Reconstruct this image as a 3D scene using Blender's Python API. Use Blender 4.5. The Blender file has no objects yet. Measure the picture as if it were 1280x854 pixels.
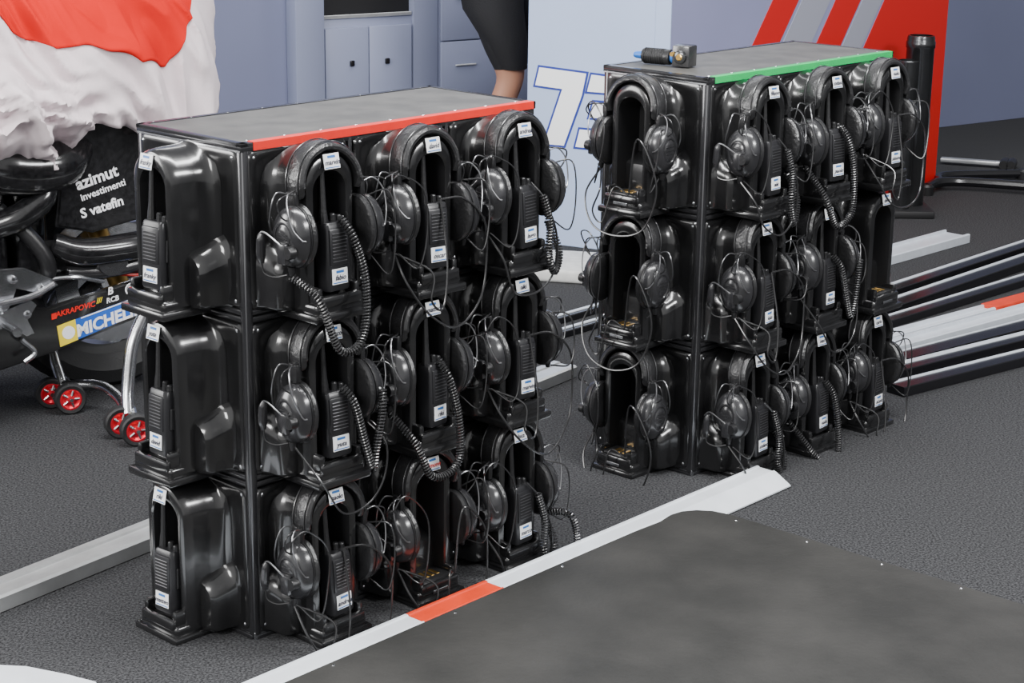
import bpy, bmesh, math, random
import numpy as np
from mathutils import Matrix, Vector, noise
random.seed(7)
SC=bpy.context.scene
PI=math.pi
# ------------------------------------------------------------ materials
MATS={}
def mat(name,col,rough=.5,metal=0,coat=0,var=0,vscale=30,bump=0,bscale=200,spec=.5,col2=None,emis=0,rvar=0):
    if name in MATS: return MATS[name]
    m=bpy.data.materials.new(name); m.use_nodes=True; nt=m.node_tree; b=nt.nodes["Principled BSDF"]
    c=(*col,1)
    b.inputs["Base Color"].default_value=c; b.inputs["Roughness"].default_value=rough
    b.inputs["Metallic"].default_value=metal; b.inputs["Coat Weight"].default_value=coat
    b.inputs["Coat Roughness"].default_value=.09
    b.inputs["Specular IOR Level"].default_value=spec
    tc=nt.nodes.new("ShaderNodeTexCoord")
    if var or col2 or rvar:
        n=nt.nodes.new("ShaderNodeTexNoise"); n.inputs["Scale"].default_value=vscale; n.inputs["Detail"].default_value=6
        nt.links.new(tc.outputs["Object"],n.inputs["Vector"])
        r=nt.nodes.new("ShaderNodeValToRGB"); r.color_ramp.elements[0].position=.35; r.color_ramp.elements[1].position=.68
        a=col; d=col2 or tuple(min(1,x*(1+var)) for x in col); lo=col if col2 else tuple(x*(1-var) for x in col)
        r.color_ramp.elements[0].color=(*lo,1); r.color_ramp.elements[1].color=(*d,1)
        nt.links.new(n.outputs["Fac"],r.inputs["Fac"]); nt.links.new(r.outputs["Color"],b.inputs["Base Color"])
        if rvar:
            mr=nt.nodes.new("ShaderNodeMapRange"); mr.inputs["From Min"].default_value=.3; mr.inputs["From Max"].default_value=.7
            mr.inputs["To Min"].default_value=rough; mr.inputs["To Max"].default_value=rough+rvar
            nt.links.new(n.outputs["Fac"],mr.inputs["Value"]); nt.links.new(mr.outputs["Result"],b.inputs["Roughness"])
    if bump:
        n2=nt.nodes.new("ShaderNodeTexNoise"); n2.inputs["Scale"].default_value=bscale; n2.inputs["Detail"].default_value=3
        nt.links.new(tc.outputs["Object"],n2.inputs["Vector"])
        bp=nt.nodes.new("ShaderNodeBump"); bp.inputs["Strength"].default_value=bump; bp.inputs["Distance"].default_value=.01
        nt.links.new(n2.outputs["Fac"],bp.inputs["Height"]); nt.links.new(bp.outputs["Normal"],b.inputs["Normal"])
    MATS[name]=m; return m
gloss=mat("gloss_black_plastic",(.009,.009,.0095),.14,coat=.6,rvar=.14,vscale=9,var=.2,bump=.05,bscale=12,spec=.7)
shell=mat("satin_black_shell",(.022,.022,.024),.24,var=.2,vscale=40,spec=.8,coat=.2)
dark=mat("matte_black",(.005,.005,.006),.6)
rubber=mat("black_rubber",(.012,.012,.013),.36,bump=.1)
radiom=mat("radio_housing",(.018,.018,.020),.32)
silver=mat("brushed_silver",(.60,.61,.63),.25,1,var=.12,vscale=60)
frame=mat("black_frame_edge",(.035,.035,.038),.22,.5,coat=.6)
edgem=mat("corner_edge_highlight_metal",(.26,.26,.27),.28,1)  # metal corner strips, pale tone imitates the highlight line along the edge
topm=mat("worn_top_board",(.062,.061,.058),.5,col2=(.10,.098,.092),vscale=14,bump=.05)
red=mat("red_tape",(.72,.02,.012),.4,var=.05)
green=mat("green_tape",(.0,.42,.10),.4,var=.05)
white=mat("label_white",(.88,.89,.90),.4)
blue=mat("label_blue",(.04,.16,.45),.4)
ink=mat("label_ink",(.01,.01,.03),.5)
redink=mat("label_red_ink",(.7,.03,.02),.5)
gold=mat("gold_contact",(.80,.50,.15),.3,1)
pad=mat("leatherette_pad",(.018,.018,.019),.28,bump=.2,bscale=160,spec=.7)
wire=mat("wire_steel_dark",(.26,.26,.27),.28,.9)
cable=mat("cable_rubber",(.020,.020,.021),.25,spec=.7)
# ------------------------------------------------------------ builder
class B:
    def __init__(s): s.v=[];s.f=[];s.m=[];s.mats=[];s.n=0
    def mi(s,m):
        if m not in s.mats: s.mats.append(m)
        return s.mats.index(m)
    def add(s,V,F,m,M=None):
        V=np.asarray(V,float)
        if M is not None: V=V@M[:3,:3].T+M[:3,3]
        s.v.append(V); k=s.n; s.n+=len(V); i=s.mi(m)
        s.f+= [tuple(a+k for a in f) for f in F]; s.m+=[i]*len(F)
    def obj(s,name,angle=35,parent=None,fix=True):
        V=np.concatenate(s.v); o3=np.array([(V[:,0].min()+V[:,0].max())/2,(V[:,1].min()+V[:,1].max())/2,V[:,2].min()])
        if parent or name=="floor": o3=np.zeros(3)
        me=bpy.data.meshes.new(name); me.from_pydata((V-o3).tolist(),[],s.f)
        for m in s.mats: me.materials.append(m)
        me.polygons.foreach_set("material_index",s.m)
        if fix:
            bm=bmesh.new(); bm.from_mesh(me); bmesh.ops.recalc_face_normals(bm,faces=bm.faces); bm.to_mesh(me); bm.free()
        me.shade_smooth(); me.set_sharp_from_angle(angle=math.radians(angle))
        o=bpy.data.objects.new(name,me); SC.collection.objects.link(o); o.location=o3
        if parent: o.parent=parent
        return o
def mtx(u,v,w,o):
    M=np.eye(4); M[:3,0]=u;M[:3,1]=v;M[:3,2]=w;M[:3,3]=o; return M
def T(x,y,z): M=np.eye(4); M[:3,3]=(x,y,z); return M
def R(ax,deg):
    return np.array(Matrix.Rotation(math.radians(deg),4,ax))
I4=np.eye(4)
_rb={}
def rbox(b,m,M,c,s,r=.003,seg=2):
    r=min(r,min(s)*.49); key=(tuple(round(x,5) for x in s),round(r,5),seg)
    if key not in _rb:
        bm=bmesh.new(); bmesh.ops.create_cube(bm,size=1); bmesh.ops.scale(bm,vec=s,verts=bm.verts)
        if r>1e-5: bmesh.ops.bevel(bm,geom=list(bm.edges),offset=r,segments=seg,affect='EDGES',profile=.5)
        bm.verts.ensure_lookup_table()
        _rb[key]=([tuple(v.co) for v in bm.verts],[tuple(v.index for v in f.verts) for f in bm.faces]); bm.free()
    V,F=_rb[key]; b.add(V,F,m,M@T(*c))
def box2(b,m,M,lo,hi,r=.003,seg=2):
    rbox(b,m,M,[(a+c)/2 for a,c in zip(lo,hi)],[c-a for a,c in zip(lo,hi)],r,seg)
def loft(b,m,M,rings,closed=True,cap0=False,cap1=False):
    n=len(rings[0]); V=[p for r in rings for p in r]; F=[]
    for i in range(len(rings)-1):
        for j in range(n if closed else n-1):
            k=(j+1)%n; F.append((i*n+j,i*n+k,(i+1)*n+k,(i+1)*n+j))
    if cap0: F.append(tuple(range(n))[::-1])
    if cap1: F.append(tuple((len(rings)-1)*n+j for j in range(n)))
    b.add(V,F,m,M)
def lathe(b,m,M,prof,n=20,ax='z',sc=(1,1),cap=True):
    rings=[]
    for (h,r) in prof:
        rg=[]
        for j in range(n):
            a=2*PI*j/n; p,q=r*math.cos(a)*sc[0],r*math.sin(a)*sc[1]
            rg.append({'z':(p,q,h),'x':(h,p,q),'y':(q,h,p)}[ax])
        rings.append(rg)
    loft(b,m,M,rings,True,cap,cap)
def smooth(pts,n=8):
    P=[np.array(p,float) for p in pts]; P=[2*P[0]-P[1]]+P+[2*P[-1]-P[-2]]; o=[]
    for i in range(1,len(P)-2):
        for k in range(n):
            t=k/n; a,b_,c,d=P[i-1:i+3]
            o.append(.5*((2*b_)+(-a+c)*t+(2*a-5*b_+4*c-d)*t*t+(-a+3*b_-3*c+d)*t**3))
    o.append(P[-2]); return o
def frames(P):
    P=np.array(P); Tn=np.gradient(P,axis=0); Tn/=np.linalg.norm(Tn,axis=1)[:,None]+1e-12
    up=np.array([0,0,1.]) if abs(Tn[0][2])<.9 else np.array([1.,0,0])
    n=np.cross(Tn[0],up); n/=np.linalg.norm(n); N=[n]
    for i in range(1,len(P)):
        n=N[-1]-Tn[i]*(N[-1]@Tn[i]); n/=np.linalg.norm(n)+1e-12; N.append(n)
    N=np.array(N); return P,Tn,N,np.cross(Tn,N)
def tube(b,m,M,pts,r,seg=8,sm=0):
    if sm: pts=smooth(pts,sm)
    P,Tn,N,Bn=frames(pts); rr=r if hasattr(r,'__len__') else [r]*len(P)
    if len(rr)!=len(P): rr=np.interp(np.linspace(0,1,len(P)),np.linspace(0,1,len(rr)),rr)
    rings=[[tuple(P[i]+rr[i]*(math.cos(2*PI*j/seg)*N[i]+math.sin(2*PI*j/seg)*Bn[i])) for j in range(seg)] for i in range(len(P))]
    loft(b,m,M,rings,True,True,True)
def coil(b,m,M,pts,Rc=.0062,r=.0022,pitch=.0058):
    P=np.array(smooth(pts,12)); d=np.r_[0,np.cumsum(np.linalg.norm(np.diff(P,axis=0),axis=1))]
    turns=max(3,d[-1]/pitch); n=int(turns*9); t=np.linspace(0,d[-1],n)
    Q=np.stack([np.interp(t,d,P[:,k]) for k in range(3)],1); Q,Tn,N,Bn=frames(Q)
    a=np.linspace(0,2*PI*turns,n); C=Q+Rc*(np.cos(a)[:,None]*N+np.sin(a)[:,None]*Bn)
    tube(b,m,M,[tuple(c) for c in C],r,6)
def prism(b,m,M,pts,z0,z1,bev=.0):
    bm=bmesh.new(); vs=[bm.verts.new((x,y,z0)) for x,y in pts]; f=bm.faces.new(vs)
    e=bmesh.ops.extrude_face_region(bm,geom=[f]); bmesh.ops.translate(bm,vec=(0,0,z1-z0),verts=[g for g in e["geom"] if isinstance(g,bmesh.types.BMVert)])
    if bev:
        ed=[e for e in bm.edges if abs(e.verts[0].co.z-e.verts[1].co.z)<1e-6 and abs(e.verts[0].co.z-z1)<1e-6]
        bmesh.ops.bevel(bm,geom=ed,offset=bev,segments=2,affect='EDGES')
    bm.verts.ensure_lookup_table(); bm.verts.index_update()
    b.add([tuple(v.co) for v in bm.verts],[tuple(v.index for v in f.verts) for f in bm.faces],m,M); bm.free()
_tx={}
def text(b,m,M,s,size,shear=0,bold=0,depth=.0004,center=True):
    key=(s,shear,bold)
    if key not in _tx:
        cu=bpy.data.curves.new("tmp","FONT"); cu.body=s; cu.shear=shear; cu.offset=bold; cu.resolution_u=3
        cu.align_x='CENTER'; cu.align_y='CENTER'
        o=bpy.data.objects.new("tmp",cu); SC.collection.objects.link(o); bpy.context.view_layer.update()
        me=o.evaluated_get(bpy.context.evaluated_depsgraph_get()).to_mesh()
        _tx[key]=([tuple(v.co) for v in me.vertices],[tuple(p.vertices) for p in me.polygons])
        o.evaluated_get(bpy.context.evaluated_depsgraph_get()).to_mesh_clear()
        bpy.data.objects.remove(o); bpy.data.curves.remove(cu)
    V,F=_tx[key]
    if V: b.add([(x*size,y*size,depth) for x,y,z in V],F,m,M)
def label(b,M,name,inkm=None,w=.036,h=.027):
    rbox(b,white,M,(0,0,0),(w,h,.0014),.0004,1)
    rbox(b,blue,M,(0,h*.30,.0006),(w*.5,h*.16,.001),.0002,1)
    rbox(b,blue,M,(0,-h*.40,.0006),(w*.9,h*.07,.001),.0002,1)
    text(b,inkm or ink,M@T(0,-h*.08,.0012),name,.0125,.3,.02)
# ------------------------------------------------------------ camera (calibrated)
f,pi_,ro,h=2313.42,.27579,.01344,1.47515
Rt=Vector((1,0,0)); Up=Vector((0,math.sin(pi_),math.cos(pi_))); Fw=Vector((0,math.cos(pi_),-math.sin(pi_)))
cr,sr=math.cos(ro),math.sin(ro)
cx=Rt*cr+Up*sr; cy=Up*cr-Rt*sr; cz=-Fw
cam=bpy.data.cameras.new("camera"); cam.sensor_width=36; cam.lens=36*f/1280; cam.clip_end=100
co=bpy.data.objects.new("camera",cam); SC.collection.objects.link(co)
co.matrix_world=Matrix(((cx[0],cy[0],cz[0],0),(cx[1],cy[1],cz[1],0),(cx[2],cy[2],cz[2],h),(0,0,0,1)))
SC.camera=co
# ------------------------------------------------------------ headset rack
L,D,H=.7420,.297,.93
HM=H/3
def arch_ring(a,vc,vb,w,rad=None,na=18,nb=6):
    rad=rad or a; p=[]
    for i in range(nb): p.append((a,vb+(vc-vb)*i/nb,w))
    for i in range(na+1):
        t=PI*i/na; p.append((a*math.cos(t),vc+rad*math.sin(t),w))
    for i in range(1,nb+1): p.append((-a,vc-(vc-vb)*i/nb,w))
    for i in range(1,4): p.append((-a+2*a*i/4,vb,w))
    return p
def box_ring(a,vt,vb,w,r,n=6):
    p=[]
    for cx_,cy_,a0 in ((a-r,vt-r,0),(-a+r,vt-r,90),(-a+r,vb+r*.3,180),(a-r,vb+r*.3,270)):
        for i in range(n+1):
            t=math.radians(a0+90*i/n); p.append((cx_+r*math.cos(t),cy_+(r if a0<180 else r*.3)*math.sin(t),w))
    return p
def holder(b,M,radio_in):
    rings=[arch_ring(.088,.222,.012,.0005,.080),arch_ring(.076,.228,.014,.003,.069),arch_ring(.069,.231,.015,.008,.064),arch_ring(.064,.234,.016,.018,.060),arch_ring(.060,.235,.016,.036,.058),
           arch_ring(.058,.235,.016,.064,.057),arch_ring(.0565,.235,.017,.076,.0555),arch_ring(.053,.235,.018,.083,.052),arch_ring(.047,.235,.02,.086,.046),
           arch_ring(.0405,.226,.036,.0857,.0395),arch_ring(.0375,.224,.040,.083,.036),arch_ring(.036,.222,.040,.07,.035),arch_ring(.034,.220,.040,.012,.033)]
    loft(b,gloss,M,rings[:11]); loft(b,dark,M,rings[10:],True,False,True)
    loft(b,gloss,M,[box_ring(.112,.150,.004,.000,.05),box_ring(.104,.138,.006,.003,.045),box_ring(.099,.128,.007,.010,.04),box_ring(.096,.120,.008,.022,.036),box_ring(.094,.114,.008,.036,.034),
                    box_ring(.091,.110,.009,.046,.033),box_ring(.085,.104,.012,.052,.03),box_ring(.07,.09,.02,.054,.02)],True,False,True)
    box2(b,gloss,M,(-.056,.002,.02),(.056,.030,.110),.008,3)
    box2(b,gloss,M,(-.064,-.004,.01),(.064,.012,.118),.005,2)
    for s in (-1,1): box2(b,gloss,M,(min(s*.036,s*.050),.02,.05),(max(s*.036,s*.050),.058,.106),.006,2)
    box2(b,gloss,M,(-.05,.02,.100),(.05,.042,.113),.006,2)
    box2(b,dark,M,(-.038,.024,.04),(.038,.034,.102),.001,1)
    if not radio_in:
        box2(b,rubber,M,(-.040,.03,.05),(.040,.046,.104),.006,2)
        for k in range(3): box2(b,gold,M,(-.018+k*.014,.045,.066),(-.010+k*.014,.0475,.092),.001,1)
        box2(b,silver,M,(-.02,.0195,.1125),(.02,.026,.1142),.001,1)
def rack_mesh(name,org,th,tape,radioA,radioB,labB,labA):
    ex=np.array([math.cos(th),math.sin(th),0]); ey=np.array([-math.sin(th),math.cos(th),0]); ez=np.array([0,0,1.])
    RM=mtx(ex,ey,ez,(org[0],org[1],0)); b=B()
    box2(b,gloss,RM,(.004,.004,.012),(L-.004,D-.004,H-.012),.004)
    def bars(M,W,cols):
        for i in range(cols+1):
            x=W*i/cols; wd=.005 if 0<i<cols else .007
            xx=min(max(x,wd),W-wd)
            box2(b,frame,M,(xx-wd,.008,-.004),(xx+wd,H-.010,.0035),.003,2)
        for k in range(4):
            z=min(max(HM*k,.010),H-.012)
            for e in (-1,1):
                zz=z+e*.0065
                if 0<zz<H: box2(b,frame,M,(.004,zz-.0055,-.004),(W-.004,zz+.0055,.003),.0028,2)
        for i in range(cols):
            for k in range(3):
                x0,x1=W*i/cols+.009,W*(i+1)/cols-.009; y0,y1=HM*k+.015,HM*(k+1)-.015
                rings=[]
                for (ins,w) in ((0,-.002),(.002,.002),(.006,.0035),(.02,.0015),(.03,-.001)):
                    rr=.014; q=[]
                    for cxx,cyy,a0 in ((x1-ins-rr,y1-ins-rr,0),(x0+ins+rr,y1-ins-rr,90),(x0+ins+rr,y0+ins+rr,180),(x1-ins-rr,y0+ins+rr,270)):
                        for a in range(0,91,18): q.append((cxx+rr*math.cos(math.radians(a0+a)),cyy+rr*math.sin(math.radians(a0+a)),w+.003))
                    rings.append(q)
                loft(b,gloss,M,rings,True,False,True)
                for sx in (x0+.012,x1-.012):
                    for sy in (y0+.012,y1-.012):
                        lathe(b,silver,M@T(sx,sy,.0055),[(0,.0036),(.001,.0034),(.0018,.0022),(.0021,.0)],10,cap=False)
    MA=RM@mtx((1,0,0),(0,0,1),(0,-1,0),(0,0,0)); MBm=RM@mtx((0,-1,0),(0,0,1),(-1,0,0),(0,D,0))
    MC=RM@mtx((0,1,0),(0,0,1),(1,0,0),(L,0,0)); MD=RM@mtx((-1,0,0),(0,0,1),(0,1,0),(L,D,0))
    bars(MA,L,3); bars(MBm,D,1); bars(MC,D,1); bars(MD,L,3)
    for x in (0.003,L-.003):
        for y in (0.003,D-.003):
            box2(b,edgem,RM,(x-.005,y-.005,.010),(x+.005,y+.005,H-.004),.0045,3)
    box2(b,frame,RM,(-.004,-.004,H-.016),(L+.004,D+.004,H-.003),.003)
    box2(b,topm,RM,(.012,.016,H-.006),(L-.010,D-.012,H-.0012),.001,1)
    for lo,hi in (((-.004,-.004),(L+.004,.012)),((-.004,D-.010),(L+.004,D+.004)),((-.004,-.004),(.012,D+.004)),((L-.010,-.004),(L+.004,D+.004))):
        box2(b,frame,RM,(lo[0],lo[1],H-.008),(hi[0],hi[1],H),.0015,1)
    box2(b,silver,RM,(-.0045,.0,H-.0165),(-.0035,D,H-.013),.0003,1)
    box2(b,tape,RM,(.022,-.0055,H-.0145),(L-.004,-.0035,H+.0008),.0005,1)
    box2(b,tape,RM,(.022,-.005,H-.0002),(L-.004,.012,H+.0010),.0004,1)
    for i in range(9):
        for y in (.022,D-.005): lathe(b,silver,RM@T(.03+i*(L-.06)/8,y,H-.0012),[(0,.0035),(.0012,.003),(.0018,0)],8,cap=False)
    for x in (0,L):
        for y in (0,D):
            sx=1 if x==0 else -1; sy=1 if y==0 else -1
            box2(b,silver,RM,(min(x,x+sx*.045)-.002,y-.0025 if y==0 else y-.0005,0),(max(x,x+sx*.045)+.002,y+.0005 if y==0 else y+.0025,.014),.0008,1)
            box2(b,silver,RM,(min(x,x+sx*.04),min(y,y+sy*.04),0),(max(x,x+sx*.04),max(y,y+sy*.04),.012),.002,1)
    cells=[]
    for r in range(3):
        z=H-HM*(r+1)
        for c in range(3):
            M=MA@T(L*(c+.5)/3,z,.002); holder(b,M,radioA[r][c]); cells.append(('A',r,c,M))
        M=MBm@T(D*.5+.004,z,.002); holder(b,M,radioB[r]); cells.append(('B',r,0,M))
    for (k,r,c,M) in cells:
        nm=(labA[r][c] if k=='A' else labB[r])
        if nm: label(b,M@T(.0 if k=='A' else -.006,.2765 if k=='A' else .270,.090)@R('X',-12),nm[0],redink if nm[1] else None)
    b.obj(name,32); return cells
def radio(name,M,lab,end=False,rs=0):
    rnd=random.Random(rs+3)
    b=B(); X=T((.010 if end else .004)+rnd.uniform(-.003,.003),.046,.088)@R('X',-3)@R('Y',rnd.uniform(-8,8))@R('Z',rnd.uniform(-2,2)); M=M@X
    rings=[]
    for (v,wx,d) in ((0,.050,.030),(.004,.053,.034),(.06,.054,.036),(.106,.053,.036),(.119,.050,.033),(.122,.046,.028)):
        q=[]; rr=.007
        for cx_,cz_,a0 in ((wx/2-rr,d/2-rr,0),(-wx/2+rr,d/2-rr,90),(-wx/2+rr,-d/2+rr,180),(wx/2-rr,-d/2+rr,270)):
            for a in range(0,91,22): q.append((cx_+rr*math.cos(math.radians(a0+a)),v,cz_+rr*math.sin(math.radians(a0+a))))
        rings.append(q)
    loft(b,radiom,M,rings,True,True,True)
    box2(b,radiom,M,(-.022,.046,.014),(.022,.112,.0205),.004,2)
    for i in range(8): box2(b,dark,M,(-.016,.056+i*.0062,.0195),(.016,.0585+i*.0062,.0212),.0005,1)
    for i in range(9): box2(b,wire,M,(-.0165,.0555+i*.0062-.0025,.0203),(.0165,.0565+i*.0062-.0025,.0216),.0002,1)
    lathe(b,rubber,M@T(-.017,.120,0),[(0,.0085),(.014,.0078),(.03,.006),(.105,.0048),(.115,.0045),(.118,.002)],10,ax='y')
    for x,hh in ((.004,.016),(.018,.012)):
        lathe(b,rubber,M@T(x,.120,0),[(0,.0065),(hh-.002,.0062),(hh,.0045)],10,ax='y')
    box2(b,rubber,M,(.026,.05,-.008),(.031,.09,.008),.002,1)
    label(b,M@T(0,.026,.0185),lab,w=.036,h=.028)
    return b.obj(name)
def headset(name,M,k,radio_in,dr=0):
    rnd=random.Random(k*13+5); b=B(); wc=.060+rnd.uniform(-.004,.004); cw=.076+rnd.uniform(-.006,.006)
    M=M@T(0,.235,0)@R('Z',rnd.uniform(-3,3))@T(0,-.235,0)
    n=36
    prof=[(-.024,0),(-.021,-.003),(0,-.004),(.021,-.003),(.024,0),(.024,.004),(.020,.009),(.006,.0115),(-.006,.0115),(-.020,.009),(-.024,.004)]
    rings=[]
    for i in range(n+1):
        a=math.radians(-14+208*i/n); ca,sa=math.cos(a),math.sin(a); pf=1+.05*abs(math.sin(i*PI*5/n))
        lean=.010*(1-max(0,sa))
        tap=1 if 2<i<n-2 else (.8 if i in(1,2,n-1,n-2) else .6)
        rings.append([((.0635+q*pf)*ca,.2355+(.0625+q*pf)*sa,wc+lean+p*tap) for p,q in prof])
    loft(b,pad,M,rings,True,True,True)
    for sgn in (-1,1):
        tube(b,shell,M,[(.0755*math.cos(math.radians(a)),.2355+.0745*math.sin(math.radians(a)),wc+sgn*.015+.010*(1-max(0,math.sin(math.radians(a))))) for a in range(-6,187,8)],.0012,5)
    for s in (-1,1):
        tilt=rnd.uniform(-6,6); cv=.150+rnd.uniform(-.009,.009)
        C=M@T(0,cv,cw)@R('X',tilt)
        def cup(mm,prof): lathe(b,mm,C,[(s*x,r) for x,r in prof],32,'x',(.058,.0445),cap=True)
        cup(pad,[(.0605,.62),(.0600,.80),(.0625,.94),(.067,1.0),(.073,.97),(.076,.88)])
        cup(rubber,[(.075,.9),(.0755,.97),(.0785,.97),(.079,.9)])
        cup(shell,[(.0775,.92),(.080,.96),(.087,.95),(.096,.87),(.1025,.73),(.1055,.58),(.1068,.52),(.1066,.47),(.1050,.45),(.1052,.42),(.1070,.38),(.1080,.25),(.1082,.02)])
        for q in range(3): rbox(b,rubber,C,(s*.1035,-.006+q*.008,.0),(.010,.003,.026),.001,1)
        box2(b,rubber,M,(s*.077-.006,.198,wc),(s*.077+.006,.232,wc+.024),.003,2)
        for dw in (-.026,.026):
            tube(b,wire,M,[(s*.074,.225,wc+.012+dw*.3),(s*.098,.232,wc+.012+dw*.55),(s*.111,.213,cw+dw*.8),(s*.110,.18,cw+dw*1.15),(s*.098,cv+.004,cw+dw*1.5),(s*.09,cv,cw+dw*1.6)],.0014,6,6)
        tube(b,cable,M,[(s*.078,.235,wc+.02),(s*(.112+rnd.uniform(0,.012)),.226,wc+.03),(s*.118,.20,cw+.01),(s*.1,.185,cw+.008)],.0016,6,6)
        lathe(b,rubber,M@T(s*.09,cv-.068,cw),[(0,.004),(.008,.006),(.016,.0065)],10,'y')
    s=-1; lathe(b,rubber,M@T(s*.104,.135,cw+.022),[(-.014,.011),(.0,.012),(.004,.009)],14,'x')
    tube(b,wire,M,[(s*.112,.135,cw+.022),(s*.118,.150,cw+.000),(s*.120,.165,cw-.035),(s*.121,.155,cw-.05)],.0016,6,6)
    e=rnd.uniform(-.012,.012)
    tube(b,shell,M,[(s*.119,.158+e,cw-.040),(s*.120,.146+e,cw-.043),(s*.120,.118+e,cw-.045),(s*.119,.104+e,cw-.045)],[.004,.008,.0085,.005],10,4)
    tube(b,cable,M,[(s*.119,.104+e,cw-.045),(s*.118,.09,cw-.04),(s*.112,.085,cw-.02),(s*.10,.09,cw)],.0016,6,6)
    box2(b,shell,M,(s*.113-.006,.112,cw-.004),(s*.113+.006,.150,cw+.018),.004,2)
    st=(s*.09,.085,cw); rt=(.01,.175,.100) if radio_in else (.03,.046,.112)
    kind=k%4; j=lambda q:rnd.uniform(-q,q)
    if kind==0:
        coil(b,cable,M,[st,(-.070,.03+j(.02),.125),(-.040,-.030+j(.02),.138),(.0,-.05+j(.02),.142),(.028+j(.01),-.01,.141),(.030+j(.01),.07,.134),(.018,.14,.122),rt])
    elif kind==1:
        tube(b,cable,M,[st,(-.085,.04,.12),(-.06,-.02+j(.01),.13),(.0,-.035+j(.01),.135),(.055,.0,.13),(.062,.07,.125),(.035,.14,.115),rt],.0022,6,8)
        coil(b,cable,M,[(.088,.085,cw),(.088,.03,.11),(.060,-.015+j(.01),.125),(.036,.03,.13),(.042,.09,.125),(.03,.15,.115)])
    elif kind==2:
        coil(b,cable,M,[(.088,.16,cw+.045),(.078,.12,.13),(.064+j(.01),.05,.134),(.050,.02+j(.02),.134),(.035,.07,.13),(.02,.145,.12),rt])
        tube(b,cable,M,[st,(-.07,.02,.13),(-.03,-.04+j(.01),.14),(.03,-.045,.14),(.08,-.01,.13),(.10,.05,.115),(.09,.085,cw)],.0020,6,8)
    else:
        tube(b,cable,M,[st,(-.09,.03,.12),(-.05,-.03,.14),(.02,-.055+j(.015),.14),(.09,-.02,.13),(.115,.06,.12),(.10,.13,.125),(.05,.175,.12),rt],.0022,6,8)
        tube(b,cable,M,[(-.09,.085,cw),(-.04,.05,.13),(-.05,.0,.14),(-.02,-.02,.14),(.0,.06,.13),rt],.0020,6,8)
    tube(b,cable,M,[(.088,.20,cw),(.112,.205+j(.02),.115),(.116,.14,.125),(.10,.08+j(.02),.125),(.088,.09,cw+.01)],.0016,6,8)
    if k%2: tube(b,cable,M,[(-.105,.19,cw+.01),(-.118,.23+j(.02),cw+.03),(-.09,.240+j(.01),.11),(-.05,.20,.118),(-.045,.12+j(.03),.122),(-.065,.06,.12),(-.088,.085,cw+.01)],.0016,6,8)
    if dr: coil(b,cable,M,[(.088,.085,cw),(.11,.09,.13),(.123,.045,.142),(.118,-.0,.145),(.09,.006,.145)])
    return b.obj(name)
names=["franky","yuta","riki","marvin","david","andrea","marco","matteo","niki","paolo","simone","luca","filippo","stefano","giulio","nicola","alex","diego","mario","ivan","carlo","fabio","oscar","hugo"]
ni=iter(names*3)
def nx(): return next(ni)
rA1=[[1,1,1],[1,1,1],[1,0,1]]; rB1=[1,1,1]
rA2=[[1,1,1],[1,1,0],[1,1,1]]; rB2=[0,0,0]
c1=rack_mesh("headset_rack",(-.4697,3.1536),.8203,red,rA1,rB1,[(nx(),0),(nx(),0),(nx(),0)],[[(nx(),0) for _ in range(3)],[(nx(),0) for _ in range(3)],[(nx(),0),(nx(),1),(nx(),0)]])
c2=rack_mesh("headset_rack.001",(.4229,4.0780),.8144,green,rA2,rB2,[None]*3,[[(nx(),0) for _ in range(3)] for _ in range(3)])
nr=0;nh=0
kinds1={(0,0):0,(0,1):3,(0,2):1,(1,0):2,(1,1):0,(1,2):3,(2,0):3,(2,1):3,(2,2):1}
for ri,cells in enumerate((c1,c2)):
    for (k,r,c,M) in cells:
        hasr=(rA1,rA2)[ri][r][c] if k=='A' else (rB1,rB2)[ri][r]
        hash_=(k=='A' and not(ri==1 and r==1 and c==2)) or (k=='B' and ri==1)
        if hasr: radio("two_way_radio"+("" if nr==0 else ".%03d"%nr),M,nx(),k=='B',nr); nr+=1
        if hash_:
            kk=(kinds1[(r,c)] if k=='A' and ri==0 else (3 if k=='B' else (r*2+c*3+1)))+4*(nh)
            headset("radio_headset"+("" if nh==0 else ".%03d"%nh),M,kk,hasr,dr=(ri==0 and r==2 and c==2)); nh+=1
# ------------------------------------------------------------ floor
carpet=mat("carpet_grey",(.021,.021,.0225),1.0,col2=(.086,.087,.091),vscale=210,bump=.4,bscale=380,spec=.05)
b=B(); b.add([(-9,-3,0),(9,-3,0),(9,15,0),(-9,15,0)],[(0,1,2,3)],carpet); b.obj("floor")
# ------------------------------------------------------------ ramp edge strip (white with red section)
wpaint=mat("white_painted_aluminium",(.76,.80,.85),.28,.1,var=.06,vscale=12)
opaint=mat("orange_red_paint",(.68,.045,.012),.35,var=.08,vscale=20)
A=np.array([-.462,2.915]); d=np.array([.666,.746]); n=np.array([.746,-.666])
SM=mtx((d[0],d[1],0),(n[0],n[1],0),(0,0,1),(A[0],A[1],0))
b=B()
def strip_sec(x0,x1,m,x1b=None):
    top=[(0,.001),(0,.028),(.003,.031),(.009,.031),(.011,.0285),(.046,.0285),(.050,.031),(.058,.028),(.098,.006),(.098,.003),(.058,.0245),(.05,.0265),(.006,.0265),(.004,.024),(.004,.001)]
    loft(b,m,SM,[[(x,y,z) for y,z in top] for x in (x0,x1)],True,True,True)
strip_sec(-1.2,.400,wpaint); strip_sec(.4005,.620,opaint); strip_sec(.6205,1.553,wpaint)
box2(b,dark,SM,(-1.2,.012,.001),(1.50,.05,.024),.001,1)  # dark core stands in for the shadow beneath the raised strip
b.obj("ramp_edge_strip",20)
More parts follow.
